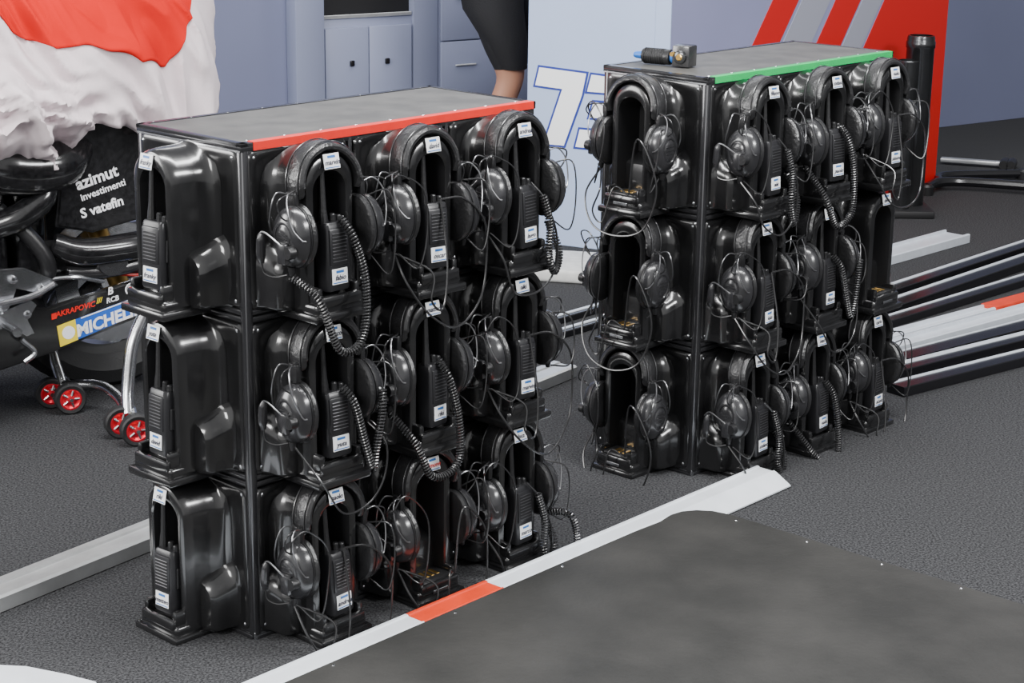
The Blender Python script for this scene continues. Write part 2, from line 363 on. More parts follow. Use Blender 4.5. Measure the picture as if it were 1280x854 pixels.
# ------------------------------------------------------------ ramp board
board=mat("rubber_board",(.024,.024,.023),.6,col2=(.042,.041,.039),vscale=5,bump=.12,bscale=90,spec=.25)
def off(t,o): q=A+t*d+o*n; return (q[0],q[1])
pts=[off(-1.2,.060),off(1.02,.060),off(1.10,.064),(.345,3.735),(.372,3.757),(.405,3.766),(.44,3.762),(.475,3.742),(.53,3.695),(.70,3.540),(.988,3.285),(1.7,2.66),(.5,1.3),(-.6,1.5)]
b=B(); prism(b,board,I4,pts,.029,.036,.003)
prism(b,dark,I4,[(x+(.01 if i<4 else -.0),y-.012) for i,(x,y) in enumerate(pts)],.001,.029)
for i in range(13):
    t=.15+i*.31
    q=None
    if t<1.0: q=off(t*1.0,.075)
    else:
        s=(t-1.0)/2.9; q=(.45+s*1.25,3.735-s*1.09)
    if q: lathe(b,silver,T(q[0],q[1],.036),[(0,.0035),(.001,.003),(.0016,0)],8,cap=False)
b.obj("ramp_board",30)
# ------------------------------------------------------------ beams and rails
alu=mat("bare_aluminium",(.60,.61,.61),.35,.7,var=.12,vscale=14)
def beam(name,p0,p1,prof,m,extra=None):
    p0=np.array(p0,float);p1=np.array(p1,float); dd=p1-p0; Ln=np.linalg.norm(dd); dd/=Ln
    M=mtx((dd[0],dd[1],0),(dd[1],-dd[0],0),(0,0,1),(p0[0],p0[1],0)); bb=B()
    loft(bb,m,M,[[(x,y,z) for y,z in prof] for x in (0,Ln)],True,True,True)
    if extra: extra(bb,M,Ln)
    return bb.obj(name,20)
beam("aluminium_beam",(-1.29,2.88),(.145,4.885),[(-.042,.002),(-.042,.03),(-.036,.034),(-.016,.034),(-.012,.030),(.012,.030),(.016,.034),(.036,.034),(.042,.03),(.042,.002)],alu)
rwhite=mat("rail_white",(.62,.66,.72),.3,.1,var=.05)
rblack=mat("rail_black",(.012,.012,.014),.22,.2)
U=lambda w,h_,t=.004:[(-w/2,.001),(-w/2,h_),(-w/2+.004,h_+.003),(-w/2+t+.006,h_+.003),(-w/2+t+.008,h_-.006),(w/2-t-.008,h_-.006),(w/2-t-.006,h_+.003),(w/2-.004,h_+.003),(w/2,h_),(w/2,.001)]
Flt=lambda w,h_:[(-w/2,.001),(-w/2,h_-.002),(-w/2+.003,h_),(w/2-.003,h_),(w/2,h_-.002),(w/2,.001)]
beam("floor_rail",(1.20,6.215),(1.63,6.66),U(.11,.03),rwhite)
def redsec(x0,x1,w,h_):
    def fn(bb,M,Ln): box2(bb,opaint,M,(x0,-w/2-.001,.012),(x1,w/2+.001,h_+.001),.001,1)
    return fn
def rail(name,p,ang,l0,l1,prof,m,ex=None): 
    p=np.array(p); q=np.array([math.cos(math.radians(ang)),math.sin(math.radians(ang))]); return beam(name,p+q*l0,p+q*l1,prof,m,ex)
def whitetop(w,h_,ww=.014):
    def fn(bb,M,Ln): box2(bb,rwhite,M,(.01,-w/2+.004,h_-.002),(Ln-.01,-w/2+.004+ww,h_+.003),.001,1)
    return fn
rail("floor_rail.001",(1.13,5.55),48,-.02,2.2,Flt(.07,.03),rblack,whitetop(.07,.03))
rail("floor_rail.002",(1.17,5.74),48,-.1,2.2,Flt(.06,.035),rblack,whitetop(.06,.035))
rail("floor_rail.010",(1.12,5.42),45,-.02,2.2,Flt(.05,.025),rblack,whitetop(.05,.025,.010))
rail("floor_rail.003",(1.115,5.275),41.5,-.02,2.3,U(.055,.022),rwhite,redsec(.52,.85,.055,.026))
rail("floor_rail.004",(1.098,5.170),41,-.02,2.3,U(.07,.020),rwhite)
rail("floor_rail.007",(1.10,5.040),39.5,.0,2.3,Flt(.07,.022),rblack,whitetop(.07,.022,.006))
rail("floor_rail.005",(1.035,4.865),38,-.01,2.3,Flt(.06,.035),rblack,whitetop(.06,.035,.02))
rail("floor_rail.006",(1.045,4.750),37.5,-.02,2.3,Flt(.06,.028),rblack,whitetop(.06,.028,.012))
rail("floor_rail.008",(.06,5.34),48,-.5,.9,Flt(.035,.02),rblack,whitetop(.035,.02))
rail("floor_rail.009",(.10,5.22),48,-.5,.75,Flt(.035,.02),rblack,whitetop(.035,.02))
b=B(); tube(b,rblack,I4,[(1.70,7.52,.03),(1.78,7.62,.035),(1.95,7.62,.035),(2.4,7.45,.035)],.02,10,6)
tube(b,rblack,I4,[(1.78,7.62,.035),(1.84,7.80,.03),(2.2,7.9,.025)],.018,10,6)
for p in ((1.70,7.52),(2.2,7.9),(2.4,7.45)): lathe(b,rubber,T(p[0],p[1],0),[(0,.03),(.035,.03),(.045,.02)],14)
b.obj("pipe_stand")
b=B(); box2(b,alu,T(1.92,8.25,0)@R('Z',-20),(0,-.02,.012),(.33,.02,.03),.004)
for x in (.28,.31): lathe(b,rubber,T(1.92,8.25,.022)@R('Z',-20)@T(x,0,0),[(-.05,.02),(-.035,.022),(.035,.022),(.05,.02)],14,'y')
b.obj("low_trolley")
tubem=mat("dark_metal_tube",(.07,.072,.075),.22,.85,var=.3,vscale=6)
b=B(); lathe(b,tubem,T(1.56,7.18,0),[(0,.05),(.01,.053),(.64,.053),(.645,.056),(.665,.056),(.67,.053),(.68,.053),(.69,.05),(.69,.044),(.05,.044)],28)
lathe(b,tubem,T(1.50,7.10,0),[(0,.042),(.60,.042),(.605,.036),(.06,.036)],24)
box2(b,dark,I4,(1.42,7.03,.0),(1.63,7.26,.03),.006)
b.obj("storage_tube")
b=B(); box2(b,mat("white_foam",(.6,.6,.58),.6,var=.1),T(.19,6.08,0)@R('Z',-12),(-.1,-.16,.0),(.09,.14,.045),.012,3); b.obj("white_foam_block")
b=B(); prism(b,wpaint,I4,[(-.93,3.025),(-.86,3.02),(-.78,2.99),(-.722,2.962),(-.70,2.86),(-.9,2.75),(-1.2,2.8),(-1.1,3.0)],.001,.006,.001); b.obj("white_floor_sheet")
# ------------------------------------------------------------ partition with stripes and number
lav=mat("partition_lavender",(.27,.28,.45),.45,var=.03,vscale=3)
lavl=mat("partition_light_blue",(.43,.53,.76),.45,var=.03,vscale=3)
sred=mat("stripe_red",(.60,.012,.012),.4); sgrey=mat("stripe_grey",(.34,.35,.42),.4); navy=mat("navy_outline",(.02,.04,.28),.4); pw=mat("panel_white",(.95,.96,.97),.4)
b=B()
P0=np.array([.053,6.571]);P1=np.array([.125,6.51]);P2=np.array([.523,6.319]);P3=np.array([1.779,7.726])
HP=2.3
def wallM(a,c):
    dd=(c-a)/np.linalg.norm(c-a); return mtx((dd[0],dd[1],0),(0,0,1),(dd[1],-dd[0],0),(a[0],a[1],0)),np.linalg.norm(c-a)
ML,LL=wallM(P1,P2); MR,LR=wallM(P2,P3)
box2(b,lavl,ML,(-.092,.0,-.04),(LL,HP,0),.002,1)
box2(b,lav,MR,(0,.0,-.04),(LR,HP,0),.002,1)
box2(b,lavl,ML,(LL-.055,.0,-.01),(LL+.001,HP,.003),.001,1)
k=.76
def stripe(m,s0,s1,zt=1.3,zr=.85,w=.002):
    def x(s,z): return s+(z-zr)*k
    q=[(x(s0,zt),zt),(x(s1,zt),zt),(x(s1,.0),0.0),(x(s0,.0),0.0)]
    def clip(q,xc,sg):
        o=[]
        for i in range(len(q)):
            a,c=q[i],q[(i+1)%len(q)]; ia=sg*(a[0]-xc)>=0; ic=sg*(c[0]-xc)>=0
            if ia: o.append(a)
            if ia!=ic:
                t=(xc-a[0])/(c[0]-a[0]); o.append((xc,a[1]+t*(c[1]-a[1])))
        return o
    q=clip(clip(q,.002,1),LR-.001,-1)
    if len(q)>2: prism(b,m,MR,q,0,w)
stripe(sred,.60,.775); stripe(sgrey,.80,1.00); stripe(sred,1.04,1.225); stripe(sgrey,1.24,1.39); stripe(sred,1.41,3.0)
def num(m,w,o):
    seven=[(-.045,.632),(.135,.622),(.12,.545),(.055,.362),(-.022,.362),(.045,.562),(-.060,.568)]
    three=[(.155,.620),(.30,.612),(.285,.50),(.29,.362),(.10,.362),(.115,.425),(.215,.425),(.205,.47),(.15,.47),(.165,.525),(.225,.525),(.225,.56),(.14,.56)]
    for poly in (seven,three):
        if o:
            pp=[]; N=len(poly)
            ar=sum(poly[i][0]*poly[(i+1)%N][1]-poly[(i+1)%N][0]*poly[i][1] for i in range(N)); sg=1 if ar>0 else -1
            for i in range(N):
                p=np.array(poly[i]); a=p-np.array(poly[i-1]); c_=np.array(poly[(i+1)%N])-p
                n1=np.array([a[1],-a[0]])/np.linalg.norm(a)*sg; n2=np.array([c_[1],-c_[0]])/np.linalg.norm(c_)*sg
                m_=n1+n2; m_/=max(.5,m_@m_/2); pp.append(tuple(p+m_*o))
            poly=pp
        prism(b,m,ML,poly,0,w)
num(navy,.0015,.0075); num(pw,.003,0)
b.obj("wall_partition")
# ------------------------------------------------------------ back wall with cabinets
wl=mat("wall_lavender",(.165,.18,.285),.5,var=.03,vscale=2); cab=mat("cabinet_lavender",(.245,.27,.385),.4,var=.02,vscale=2)
wa=np.array([-.143,7.626]); wb=np.array([2.642,9.568]); MW,LW=wallM(wa,wb)
b=B(); box2(b,wl,MW,(-6,0,-.15),(7,2.8,-.05),.002,1); b.obj("wall_back")
b=B(); box2(b,wl,MW,(-6,0,-.049),(-.872,.06,-.035),.004,1); b.obj("baseboard_back")
b=B()
box2(b,cab,MW,(-.87,.0,-.049),(-.745,2.4,.03),.004)
box2(b,cab,MW,(-.745,.0,-.049),(-.215,.72,-.012),.003)
box2(b,cab,MW,(-.745,1.25,-.049),(-.215,2.4,-.012),.003)
box2(b,dark,MW,(-.745,.72,-.049),(-.215,1.25,-.035),.002,1)
box2(b,alu,MW,(-.735,.715,-.012),(-.33,.73,-.004),.002,1)
box2(b,cab,MW,(-.325,.0,-.049),(-.21,2.4,.0),.003)
for x0,x1 in ((-.728,-.534),(-.530,-.336)): box2(b,cab,MW,(x0,.06,-.012),(x1,.680,.004),.003)
for x in (-.612,-.452): box2(b,rblack,MW,(x-.010,.53,.004),(x+.010,.553,.014),.004,2)
box2(b,cab,MW,(-.205,.0,-.049),(.9,2.4,-.008),.004)
for z0,z1 in ((.06,.33),(.335,.60),(.605,.87)):
    box2(b,cab,MW,(-.195,z0,-.008),(.33,z1,.006),.003); box2(b,alu,MW,(-.13,z1-.10,.006),(-.03,z1-.093,.014),.002,1)
    box2(b,cab,MW,(.34,z0,-.008),(.88,z1,.006),.003)
b.obj("storage_cabinet")
b=B()
box2(b,cab,MW,(-2.45,.0,-.049),(-1.9,.80,.20),.004); box2(b,cab,MW,(-2.45,.98,-.049),(-1.9,1.0,.20),.003)
box2(b,cab,MW,(-1.915,.8,-.049),(-1.9,1.0,.20),.002); box2(b,cab,MW,(-2.45,.8,-.049),(-2.435,1.0,.20),.002)
for i in range(6):
    for j_ in range(2):
        lathe(b,alu,MW@T(-2.39+i*.085,.845+j_*.08,0),[(-.03,.036),(.19,.038),(.20,.034),(.19,.026),(.0,.026)],16)
b.obj("tube_shelf")
# ------------------------------------------------------------ motorcycle
carb=mat("carbon_black",(.010,.010,.011),.2,coat=.6,var=.5,vscale=90)
bt=math.radians(35); MBk=mtx((math.cos(bt),math.sin(bt),0),(-math.sin(bt),math.cos(bt),0),(0,0,1),(-1.082,4.741,0))
tyre=mat("tyre_rubber",(.014,.014,.015),.6,bump=.15); yellow=mat("sticker_yellow",(.8,.62,.03),.4); sblue=mat("sticker_blue",(.02,.11,.50),.35); swhite=mat("sticker_white",(.85,.85,.87),.4)
b=B()
def wheel(x,wd,r=.30):
    lathe(b,tyre,MBk@T(x,0,r),[(-wd*.55,r-.10),(-wd,r-.055),(-wd*.85,r-.02),(-wd*.4,r-.003),(0,r),(wd*.4,r-.003),(wd*.85,r-.02),(wd,r-.055),(wd*.55,r-.10)],56,'y',cap=False)
    lathe(b,gloss,MBk@T(x,0,r),[(-wd*.6,r-.095),(-wd*.5,r-.12),(wd*.5,r-.12),(wd*.6,r-.095)],56,'y',cap=False)
    lathe(b,silver,MBk@T(x,0,r),[(-.06,.03),(.06,.03)],20,'y')
    for i in range(5):
        a=2*PI*i/5; tube(b,gloss,MBk@T(x,0,r),[(.02*math.cos(a),0,.02*math.sin(a)),((r-.11)*math.cos(a),0,(r-.11)*math.sin(a))],[.02,.013],8)
    for s in (-1,1):
        lathe(b,silver,MBk@T(x,s*.075,r),[(-.003,.10),(-.003,.16),(.003,.16),(.003,.10),(-.003,.10)],40,'y',cap=False)
wheel(0,.06); wheel(-1.4,.095)
for s in (-1,1):
    tube(b,gold,MBk,[(0,s*.11,.3),(-.09,s*.11,.55)],.026,14); tube(b,silver,MBk,[(-.09,s*.11,.55),(-.22,s*.11,.92)],.02,12)
    tube(b,carb,MBk,[(-1.4,s*.13,.3),(-1.1,s*.13,.36),(-.8,s*.11,.42)],[.03,.045,.05],12,6)
    tube(b,silver,MBk,[(-.8,s*.13,.42),(-.6,s*.17,.72),(-.25,s*.1,.88)],.035,10,6)
tube(b,carb,MBk,[(-.22,-.17,.95),(-.2,0,.95),(-.22,.17,.95)],.014,10,4)
box2(b,shell,MBk,(-.85,-.19,.28),(-.42,.19,.62),.05,4); 
lathe(b,shell,MBk@T(-.55,-.2,.40),[(-.03,.07),(-.01,.09),(.02,.09)],24,'y')
lathe(b,shell,MBk@T(-.75,-.2,.45),[(-.03,.05),(-.01,.065),(.02,.065)],24,'y')
box2(b,carb,MBk,(-.36,-.2,.36),(-.32,.2,.62),.01,2)
box2(b,carb,MBk,(-.30,-.17,.34),(-.20,.17,.66),.03,3)
def ell(m,c,s,n=24,kk=12):
    lathe(b,m,MBk@T(*c),[(-s[0]*math.cos(PI*i/kk),math.sin(PI*i/kk)+1e-4) for i in range(kk+1)],n,'x',(s[1],s[2]),cap=False)
ell(shell,(-.50,0,.85),(.30,.17,.15)); ell(shell,(-1.05,0,.86),(.42,.14,.09)); ell(carb,(-.12,0,.84),(.26,.20,.13))
for s in (-1,1):
    MS=MBk@mtx((1,0,0),(0,0,1),(0,-1,0),(0,0,0))
    z0,z1=(.235,.25) if s<0 else (-.25,-.235)
    up=[(-.245,.76),(-.08,.80),(.10,.77),(.19,.66),(.12,.56),(.03,.50),(-.12,.475),(-.215,.50),(-.20,.60)]
    prism(b,carb,MS,up,z0,z1,.006)
    pan=[(-.90,.36),(-.60,.40),(-.33,.325),(-.25,.300),(.0,.345),(.075,.335),(.09,.30),(.045,.255),(-.08,.225),(-.24,.185),(-.40,.155),(-.86,.15)]
    prism(b,gloss,MS,pan,z0,z1,.006)
    mid=[(-.30,.47),(-.17,.46),(-.15,.36),(-.25,.33),(-.31,.37)]
    prism(b,carb,MS,mid,z0-.02 if s<0 else z0,z1-.02 if s<0 else z1,.004)
box2(b,gloss,MBk,(-.86,-.24,.15),(-.40,.24,.165),.005)
tube(b,carb,MBk,[(-.22,-.235,.455),(-.15,-.25,.43),(-.02,-.25,.43),(.06,-.23,.44)],[.03,.036,.036,.03],16,6)
tube(b,rubber,MBk,[(-.34,-.2,.55),(-.27,-.24,.47),(-.24,-.25,.40),(-.26,-.2,.33)],.02,12,6)
tube(b,shell,MBk,[(-.19,-.24,.38),(-.08,-.25,.375),(.07,-.24,.39)],.018,12,6)
lathe(b,shell,MBk@T(-.08,-.24,.405),[(-.03,.04),(-.018,.045),(.01,.045)],22,'y')
tube(b,carb,MBk,[(-.45,-.2,.72),(-.33,-.24,.66),(-.20,-.25,.655),(-.12,-.2,.70)],[.05,.07,.06,.04],14,6)
tube(b,carb,MBk,[(-.40,-.2,.50),(-.31,-.24,.53),(-.24,-.25,.58),(-.22,-.22,.64)],[.03,.035,.03,.02],14,6)
tube(b,silver,MBk,[(-.33,-.22,.36),(-.20,-.26,.375),(-.10,-.25,.35)],.006,8,6)
tube(b,red,MBk,[(-.06,-.235,.36),(.0,-.24,.352),(.05,-.235,.36)],.004,8,4)
MS=MBk@mtx((1,0,0),(0,0,1),(0,-1,0),(0,0,0))
prism(b,silver,MS,[(-.40,.42),(-.31,.415),(-.235,.375),(-.225,.36),(-.27,.345),(-.33,.365),(-.36,.30),(-.395,.30)],.262,.27,.002)
prism(b,silver,MS,[(-.38,.31),(-.30,.335),(-.285,.32),(-.31,.285),(-.295,.25),(-.315,.245),(-.35,.275),(-.40,.27)],.27,.278,.002)
tube(b,silver,MBk,[(-.37,-.27,.285),(-.37,-.37,.285)],.012,12); tube(b,silver,MBk,[(-.40,-.285,.335),(-.30,-.285,.345),(-.24,-.28,.368)],.008,10,4)
tube(b,silver,MBk,[(-.33,-.28,.24),(-.30,-.285,.205),(-.33,-.29,.185)],.007,8,5)
for p in ((-.34,.39),(-.27,.36),(-.37,.32),(-.31,.30)): lathe(b,silver,MS@T(p[0],p[1],.27),[(0,.011),(.010,.010),(.012,.006)],12)
tube(b,silver,MBk,[(-.5,-.25,.30),(-.42,-.27,.32),(-.36,-.275,.33)],.012,10,4)
prism(b,sblue,MS,[(-.228,.252),(.02,.306),(.022,.262),(-.222,.198)],.2505,.252)
prism(b,yellow,MS,[(-.228,.252),(-.180,.263),(-.175,.210),(-.222,.198)],.2505,.2526)
lathe(b,swhite,MS@T(-.199,.232,.2526),[(0,.017),(.0006,.017)],16); prism(b,swhite,MS,[(-.165,.2655),(.02,.306),(.0203,.303),(-.165,.2625)],.2505,.2530)
text(b,swhite,MS@T(-.088,.250,.2532)@R('Z',12),"MICHELIN",.042,.15,.04)
text(b,red,MS@T(-.178,.288,.2512)@R('Z',8),"AKRAPOVIC",.019,.2,.03); prism(b,red,MS,[(-.240,.285),(-.227,.287),(-.227,.272),(-.240,.270)],.2505,.2515)
text(b,swhite,MS@T(-.085,.322,.2512)@R('Z',6),"B",.026,.2,.03); text(b,swhite,MS@T(-.080,.300,.2512)@R('Z',8),"RCB",.018,.2,.03)
text(b,yellow,MS@T(-.115,.302,.2512)@R('Z',8),"///",.018,.2,.03); text(b,swhite,MS@T(-.03,.322,.2512)@R('Z',6),"@",.032,0,.03)
text(b,swhite,MS@T(-.105,.612,.2512)@R('Z',14),"azimut",.042,0,.03); text(b,swhite,MS@T(-.090,.580,.2512)@R('Z',14),"investimenti",.025,0,.02); text(b,swhite,MS@T(-.095,.537,.2512)@R('Z',12),"S vatefin",.034,0,.03)
b.obj("motorcycle")
# cover
clw=mat("cover_cloth_white",(.66,.575,.60),.9,var=.03,vscale=6,bump=.12,bscale=60,spec=.2); clr=mat("cover_cloth_red",(.56,.010,.008),.85,var=.04,vscale=6,bump=.1,bscale=60,spec=.1)
hx=[-.9,-.5,-.34,-.24,-.17,-.12,-.04,.05,.13,.2,.32]; hz=[.70,.66,.675,.67,.72,.79,.755,.70,.685,.72,.86]
hzs=lambda x: np.mean([np.interp(x+q,hx,hz) for q in (-.03,-.015,0,.015,.03)])
def ridge(p): 
    v=1-abs(noise.noise(p))*2.6
    return max(-.3,v)
def csurf(x,t,o=0):
    hem=hzs(x); rz=1.14-.10*max(0,(-x-.3)) -.9*max(0,x-.16)**1.6
    wd=.30 if x<0 else .30*math.sqrt(max(0.0,1-(x/.325)**2))
    a=abs(t); s=1 if t>0 else -1
    g=a**2.0; y=s*wd*(1-(1-a)**2.4); z=rz-(rz-hem)*g
    ux=x*7+z*4.2; uz=z*1.8-x*1.2
    w_=noise.noise(Vector((x*3,z*3,4*s)))
    fold=a*(.050*ridge(Vector((ux+w_,uz,s*3)))+.026*ridge(Vector((ux*2.2+1.5*w_,uz*2.2,s*3+7)))-.045)
    bw=max(0,1-abs(x+.30)/.28)*max(0,1-abs(z-.79)/.19); bw=bw*bw*(3-2*bw)
    fb=ridge(Vector((x*7+z*11,z*16-x*6+2*w_,s*2+11)))
    y+=s*(fold+.10*bw*(.6+.8*fb)+o); z+=.014*noise.noise(Vector((x*9,t*6,2)))+o*(1-a)-.03*a*a*ridge(Vector((x*11,3,s)))
    return (x+.012*w_*a+(o if x>.2 else 0),y,z)
def sheet(mm,x0,x1,tfun,o,nx_=180,nt_=160):
    b=B(); V=[];F=[]
    for i in range(nx_+1):
        x=x0+(x1-x0)*i/nx_; tm=tfun(x)
        for j in range(nt_+1): V.append(csurf(x,tm*(-1+2*j/nt_),o))
    for i in range(nx_):
        for j in range(nt_): F.append((i*(nt_+1)+j,(i+1)*(nt_+1)+j,(i+1)*(nt_+1)+j+1,i*(nt_+1)+j+1))
    b.add(V,F,mm,MBk); return b
def zr(x): return np.interp(x,[-.5,-.34,-.30,-.22,-.14,.0,.06,.10,.16,.22],[1.10,1.05,.985,.955,.965,.915,.885,.895,.97,1.10])
zrs=lambda x: np.mean([zr(x+q) for q in (-.02,-.01,0,.01,.02)])
def tr(x):
    hem=hzs(x); rz=1.14-.10*max(0,(-x-.3))-.9*max(0,x-.16)**1.6
    return math.sqrt(min(1,max(.0,(rz-zrs(x))/(rz-hem))))+.01
b=sheet(clw,-.9,.322,lambda x:1,0)
b2=sheet(clr,-.42,.205,tr,.007)
b.add(np.concatenate(b2.v),b2.f,clr)
o=b.obj("motorcycle_cover",80); md=o.modifiers.new("thickness","SOLIDIFY"); md.thickness=.003
# front paddock stand with red-hub castors
rhub=mat("red_hub",(.75,.02,.04),.3,.5)
b=B()
def cast(p,ang):
    M=T(p[0],p[1],.040)@R('Z',ang)
    lathe(b,tyre,M,[(-.013,.028),(-.015,.036),(-.010,.040),(.010,.040),(.015,.036),(.013,.028)],26,'y',cap=False)
    lathe(b,rhub,M,[(-.011,.029),(-.012,.024),(-.007,.018),(-.007,.010),(-.013,.009),(-.013,.0),(.013,.0),(.013,.009),(.007,.010),(.007,.018),(.012,.024),(.011,.029)],26,'y',cap=False)
    for i in range(5):
        a=2*PI*i/5; tube(b,silver,M,[(.008*math.cos(a),-.009,.008*math.sin(a)),(.024*math.cos(a),-.009,.024*math.sin(a))],.003,6)
    lathe(b,silver,M,[(-.022,.005),(.022,.005)],10,'y')
for p in ((-1.122,4.485),(-1.182,4.530),(-.955,4.30),(-.905,4.245)): cast(p,25)
for q in (((-1.122,4.485,.045),(-1.15,4.55,.07),(-1.182,4.530,.045)),((-.955,4.30,.045),(-.95,4.36,.08),(-.905,4.245,.05))): tube(b,silver,I4,q,.011,10,6)
tube(b,silver,I4,[(-1.15,4.53,.06),(-1.05,4.50,.07),(-.98,4.40,.07),(-.935,4.30,.06)],.014,12,6)
tube(b,silver,I4,[(-.935,4.30,.06),(-.94,4.33,.12),(-.93,4.36,.22),(-.90,4.40,.30)],.016,12,6)
tube(b,silver,I4,[(-1.15,4.53,.06),(-1.19,4.60,.14),(-1.20,4.66,.24),(-1.15,4.70,.30)],.014,12,6)
b.obj("paddock_stand")
# ------------------------------------------------------------ air tool on the far rack
b=B(); dd=np.array([.147,-.086]); dd/=np.linalg.norm(dd)
MT=mtx((dd[0],dd[1],0),(-dd[1],dd[0],0),(0,0,1),(.285,4.325,.93))
bl=mat("blue_hose",(.02,.14,.5),.35)
lathe(b,rubber,MT@T(.012,0,.019),[(0,.008),(.002,.016),(.022,.0175),(.026,.0165),(.03,.0175),(.05,.0175),(.054,.0165),(.058,.0175),(.072,.0178),(.076,.012)],22,'x')
for i in range(9): lathe(b,dark,MT@T(.018+i*.006,0,.019),[(0,.0176),(.001,.0186),(.003,.0186),(.004,.0176)],22,'x')
lathe(b,bl,MT@T(-.004,0,.019),[(-.006,.006),(0,.008),(.014,.009),(.016,.007)],14,'x')
lathe(b,bl,MT@T(.086,0,.020),[(0,.013),(.002,.0145),(.008,.0145),(.010,.013)],20,'x')
box2(b,shell,MT,(.096,-.022,.0005),(.140,.022,.050),.004,2)
lathe(b,tubem,MT@T(.118,-.022,.024),[(-.008,.012),(-.006,.015),(0,.016)],20,'y'); lathe(b,gold,MT@T(.118,-.030,.024),[(-.003,.006),(0,.008)],14,'y')
lathe(b,gold,MT@T(.100,-.024,.030),[(-.008,.005),(0,.006)],12,'y')
b.obj("air_tool")
# ------------------------------------------------------------ walking person
skin=mat("skin",(.45,.22,.14),.5); blackcl=mat("black_shorts_fabric",(.008,.008,.010),.85,bump=.2); shirt=mat("shirt_fabric",(.02,.02,.024),.85,bump=.2); shoe=mat("shoe",(.04,.04,.045),.5); hair=mat("hair",(.03,.018,.01),.7)
def person():
    ox,oy=-.01,6.95
    P={};E=[]
    def v(n_,x,y,z,r,r2=None,par=None): P[n_]=(len(P),(x,y,z),(r,r2 or r)); 
    def e(a,c): E.append((P[a][0],P[c][0]))
    v('pelvis',-.09,0,.95,.13,.15); v('waist',-.07,0,1.08,.12,.15); v('chest',-.05,0,1.28,.13,.17); v('neck0',-.04,0,1.45,.07); v('neck',-.02,0,1.52,.052); v('head0',-.01,0,1.58,.075,.07); v('head1',0,0,1.66,.095,.08); v('head2',-.01,0,1.73,.07)
    for a,c in (('pelvis','waist'),('waist','chest'),('chest','neck0'),('neck0','neck'),('neck','head0'),('head0','head1'),('head1','head2')): e(a,c)
    def leg(s,y,pts):
        pr='pelvis'
        for i,(x,z,r) in enumerate(pts):
            nm=s+str(i); v(nm,x,y*(1 if i else .8),z,r); e(pr,nm); pr=nm
    leg('rl',-.09,[(-.09,.86,.095),(-.055,.72,.085),(.0,.55,.056),(-.035,.47,.05),(-.075,.36,.056),(-.14,.14,.036),(-.16,.07,.036)])
    leg('ll',.10,[(-.04,.86,.095),(.06,.70,.080),(.16,.54,.056),(.19,.40,.054),(.25,.12,.036),(.26,.07,.036)])
    v('rt',-.05,-.09,.035,.03); e('rl6','rt'); v('lt',.38,.10,.03,.03); e('ll5','lt')
    def arm(s,y,pts):
        pr='neck0'
        for i,(x,z,r) in enumerate(pts):
            nm=s+str(i); v(nm,x,y+ (0 if i<2 else (.03 if y>0 else -.03)),z,r); e(pr,nm); pr=nm
        return pr
    arm('ra',-.19,[(-.04,1.42,.055),(.0,1.28,.045),(.06,1.14,.036),(.19,1.06,.028),(.28,1.03,.022)])
    arm('la',.19,[(-.04,1.42,.055),(-.09,1.28,.045),(-.12,1.14,.036),(-.10,.98,.028),(-.07,.90,.022)])
    for s,b0,dx,dz,y in (('ra','ra4',.9,-.25,-.22),('la','la4',.25,-.9,.22)):
        x0,_,z0=P[b0][1]
        v(s+'p',x0+dx*.05,y,z0+dz*.05,.022,.03); e(b0,s+'p')
        for i in range(4):
            L_=(.035,.04,.038,.03)[i]; yy=y+(i-1.5)*.017
            v(s+'f%da'%i,x0+dx*.095,yy,z0+dz*.095,.008); v(s+'f%db'%i,x0+dx*(.095+L_)+.004,yy,z0+dz*(.095+L_)-.012,.007); e(s+'p',s+'f%da'%i); e(s+'f%da'%i,s+'f%db'%i)
        v(s+'t',x0+dx*.07+.02,y+(.03 if y<0 else -.03),z0+dz*.07-.015,.009); e(s+'p',s+'t')
    me=bpy.data.meshes.new("person_skel"); me.from_pydata([(p[1][0]+ox,p[1][1]+oy,p[1][2]) for p in P.values()],E,[])
    o=bpy.data.objects.new("person_skel",me); SC.collection.objects.link(o)
    o.modifiers.new("skin","SKIN"); sk=me.skin_vertices[0].data
    for p in P.values(): sk[p[0]].radius=p[2]
    sk[0].use_root=True
    ss=o.modifiers.new("sub","SUBSURF"); ss.levels=2; ss.render_levels=2
    bpy.context.view_layer.update(); dg=bpy.context.evaluated_depsgraph_get()
    me2=bpy.data.meshes.new_from_object(o.evaluated_get(dg)); bpy.data.objects.remove(o)
    me2.name="walking_person"; me2.materials.clear()
    for m in (skin,blackcl,shirt,shoe,hair): me2.materials.append(m)
    for p in me2.polygons:
        c=p.center; z=c.z; x=c.x-ox; y=c.y-oy; k_=0
        if z<.085: k_=3
        elif .585<z<=1.0 and abs(y)<.185: k_=1
        elif 1.0<z<1.50 and (abs(y)<.2 or z>1.2): k_=2
        elif z>1.70 or (z>1.60 and x<-.03): k_=4
        p.material_index=k_; p.use_smooth=True
    po=bpy.data.objects.new("walking_person",me2); SC.collection.objects.link(po)
    b=B(); M=T(ox,oy,0)
    def tr(cx_,cy_,z,rx,ry): return [(cx_+rx*math.cos(2*PI*i/24)*(1+.04*math.sin(i*2.1)),cy_+ry*math.sin(2*PI*i/24),z) for i in range(24)]
    loft(b,blackcl,M,[tr(-.09,-.05,.93,.125,.12),tr(-.075,-.08,.80,.112,.105),tr(-.035,-.09,.70,.086,.092),tr(-.006,-.09,.60,.058,.074),tr(-.002,-.09,.585,.055,.070),tr(-.002,-.09,.587,.050,.062)])
    loft(b,blackcl,M,[tr(-.07,.06,.93,.125,.11),tr(-.0,.09,.80,.110,.10),tr(.06,.10,.70,.095,.09),tr(.13,.10,.58,.08,.08),tr(.13,.10,.582,.07,.07)])
    b.obj("shorts",60,po)
    b=B()
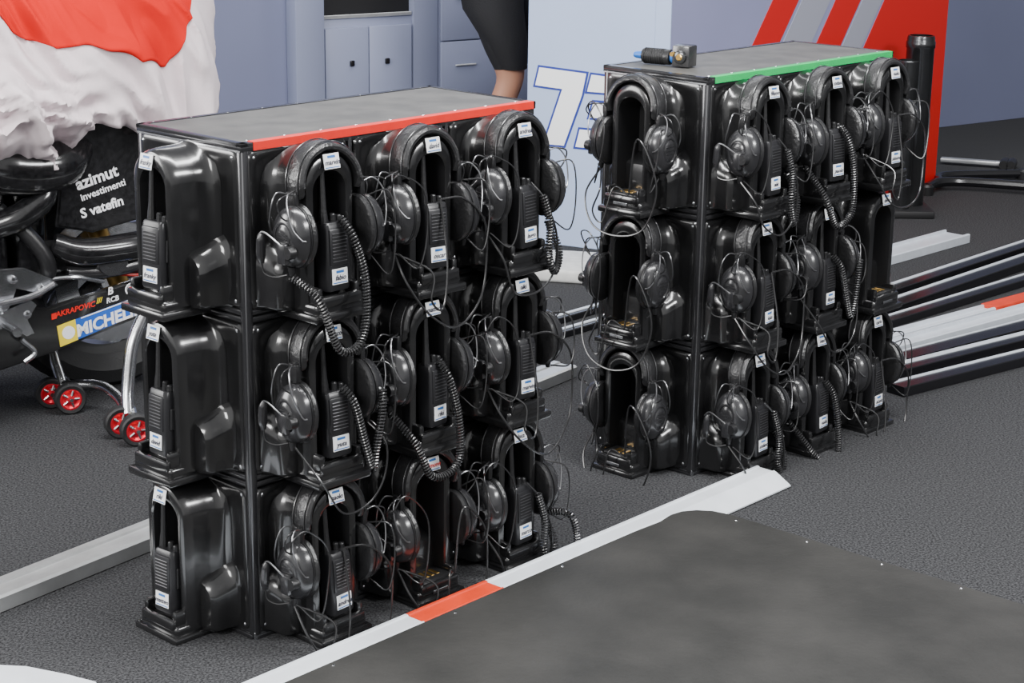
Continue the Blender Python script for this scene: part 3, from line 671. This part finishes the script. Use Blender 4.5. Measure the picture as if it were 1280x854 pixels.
    tube(b,skin,M,[(.085,0,1.675),(.108,0,1.645),(.092,0,1.635)],[.008,.014,.009],8,3)
    for s in (-1,1):
        lathe(b,swhite,M@T(.078,s*.032,1.672),[(-.011,.001),(-.007,.009),(0,.012),(.007,.009),(.011,.001)],10,'x'); lathe(b,ink,M@T(.087,s*.032,1.672),[(0,.005),(.003,.003)],8,'x')
        lathe(b,skin,M@T(0,s*.082,1.66),[(-.006,.01),(0,.018),(.006,.012)],10,'y',(1,1.5))
    tube(b,redink,M,[(.080,-.022,1.612),(.090,0,1.610),(.080,.022,1.612)],.004,6,3)
    b.obj("face",60,po)
person()
# ------------------------------------------------------------ light
w=bpy.data.worlds.new("world"); SC.world=w; w.use_nodes=True; nt=w.node_tree; bg=nt.nodes["Background"]
tc=nt.nodes.new("ShaderNodeTexCoord"); dt=nt.nodes.new("ShaderNodeVectorMath"); dt.operation='DOT_PRODUCT'; dt.inputs[1].default_value=(-.55,-.80,.2)
nt.links.new(tc.outputs["Generated"],dt.inputs[0])
rp=nt.nodes.new("ShaderNodeValToRGB"); mr=nt.nodes.new("ShaderNodeMapRange"); mr.inputs["From Min"].default_value=-1; mr.inputs["From Max"].default_value=1
nt.links.new(dt.outputs["Value"],mr.inputs["Value"]); nt.links.new(mr.outputs["Result"],rp.inputs["Fac"])
el=rp.color_ramp.elements; el[0].position=.25; el[0].color=(.18,.185,.20,1); el[1].position=.95; el[1].color=(1.0,1.0,1.0,1)
nt.links.new(rp.outputs["Color"],bg.inputs["Color"]); bg.inputs["Strength"].default_value=1.05
def area(name,loc,rot,sx,sy,e,col=(1,1,1)):
    l=bpy.data.lights.new(name,"AREA"); l.shape='RECTANGLE'; l.size=sx; l.size_y=sy; l.energy=e; l.color=col
    o=bpy.data.objects.new(name,l); SC.collection.objects.link(o); o.location=loc; o.rotation_euler=[math.radians(a) for a in rot]
def aim(name,loc,tgt,sx,sy,e,col=(1,1,1)):
    q=(Vector(tgt)-Vector(loc)).to_track_quat('-Z','Y').to_euler(); area(name,loc,[math.degrees(a) for a in q],sx,sy,e,col)
aim("door_daylight",(-3.2,-1.0,3.4),(0,4.5,.4),2.6,1.2,270,(1,.99,.97))
aim("left_sheen_light",(-4.0,3.2,1.9),(0,3.6,.5),1.6,2.0,140,(1,.99,.98))  # added lamp at left, puts a sheen on the racks' glossy left faces
aim("ceiling_light_a",(.3,3.3,3.0),(.3,3.3,0),3.0,.3,150)
aim("ceiling_light_b",(.5,7.0,3.3),(.5,7.0,0),5,.35,80)
aim("ceiling_light_c",(3.0,1.8,2.6),(.4,4.0,.5),1.6,.6,140)
aim("wall_wash",(-.5,5.3,3.1),(0.4,8.3,.6),4.5,.5,35)
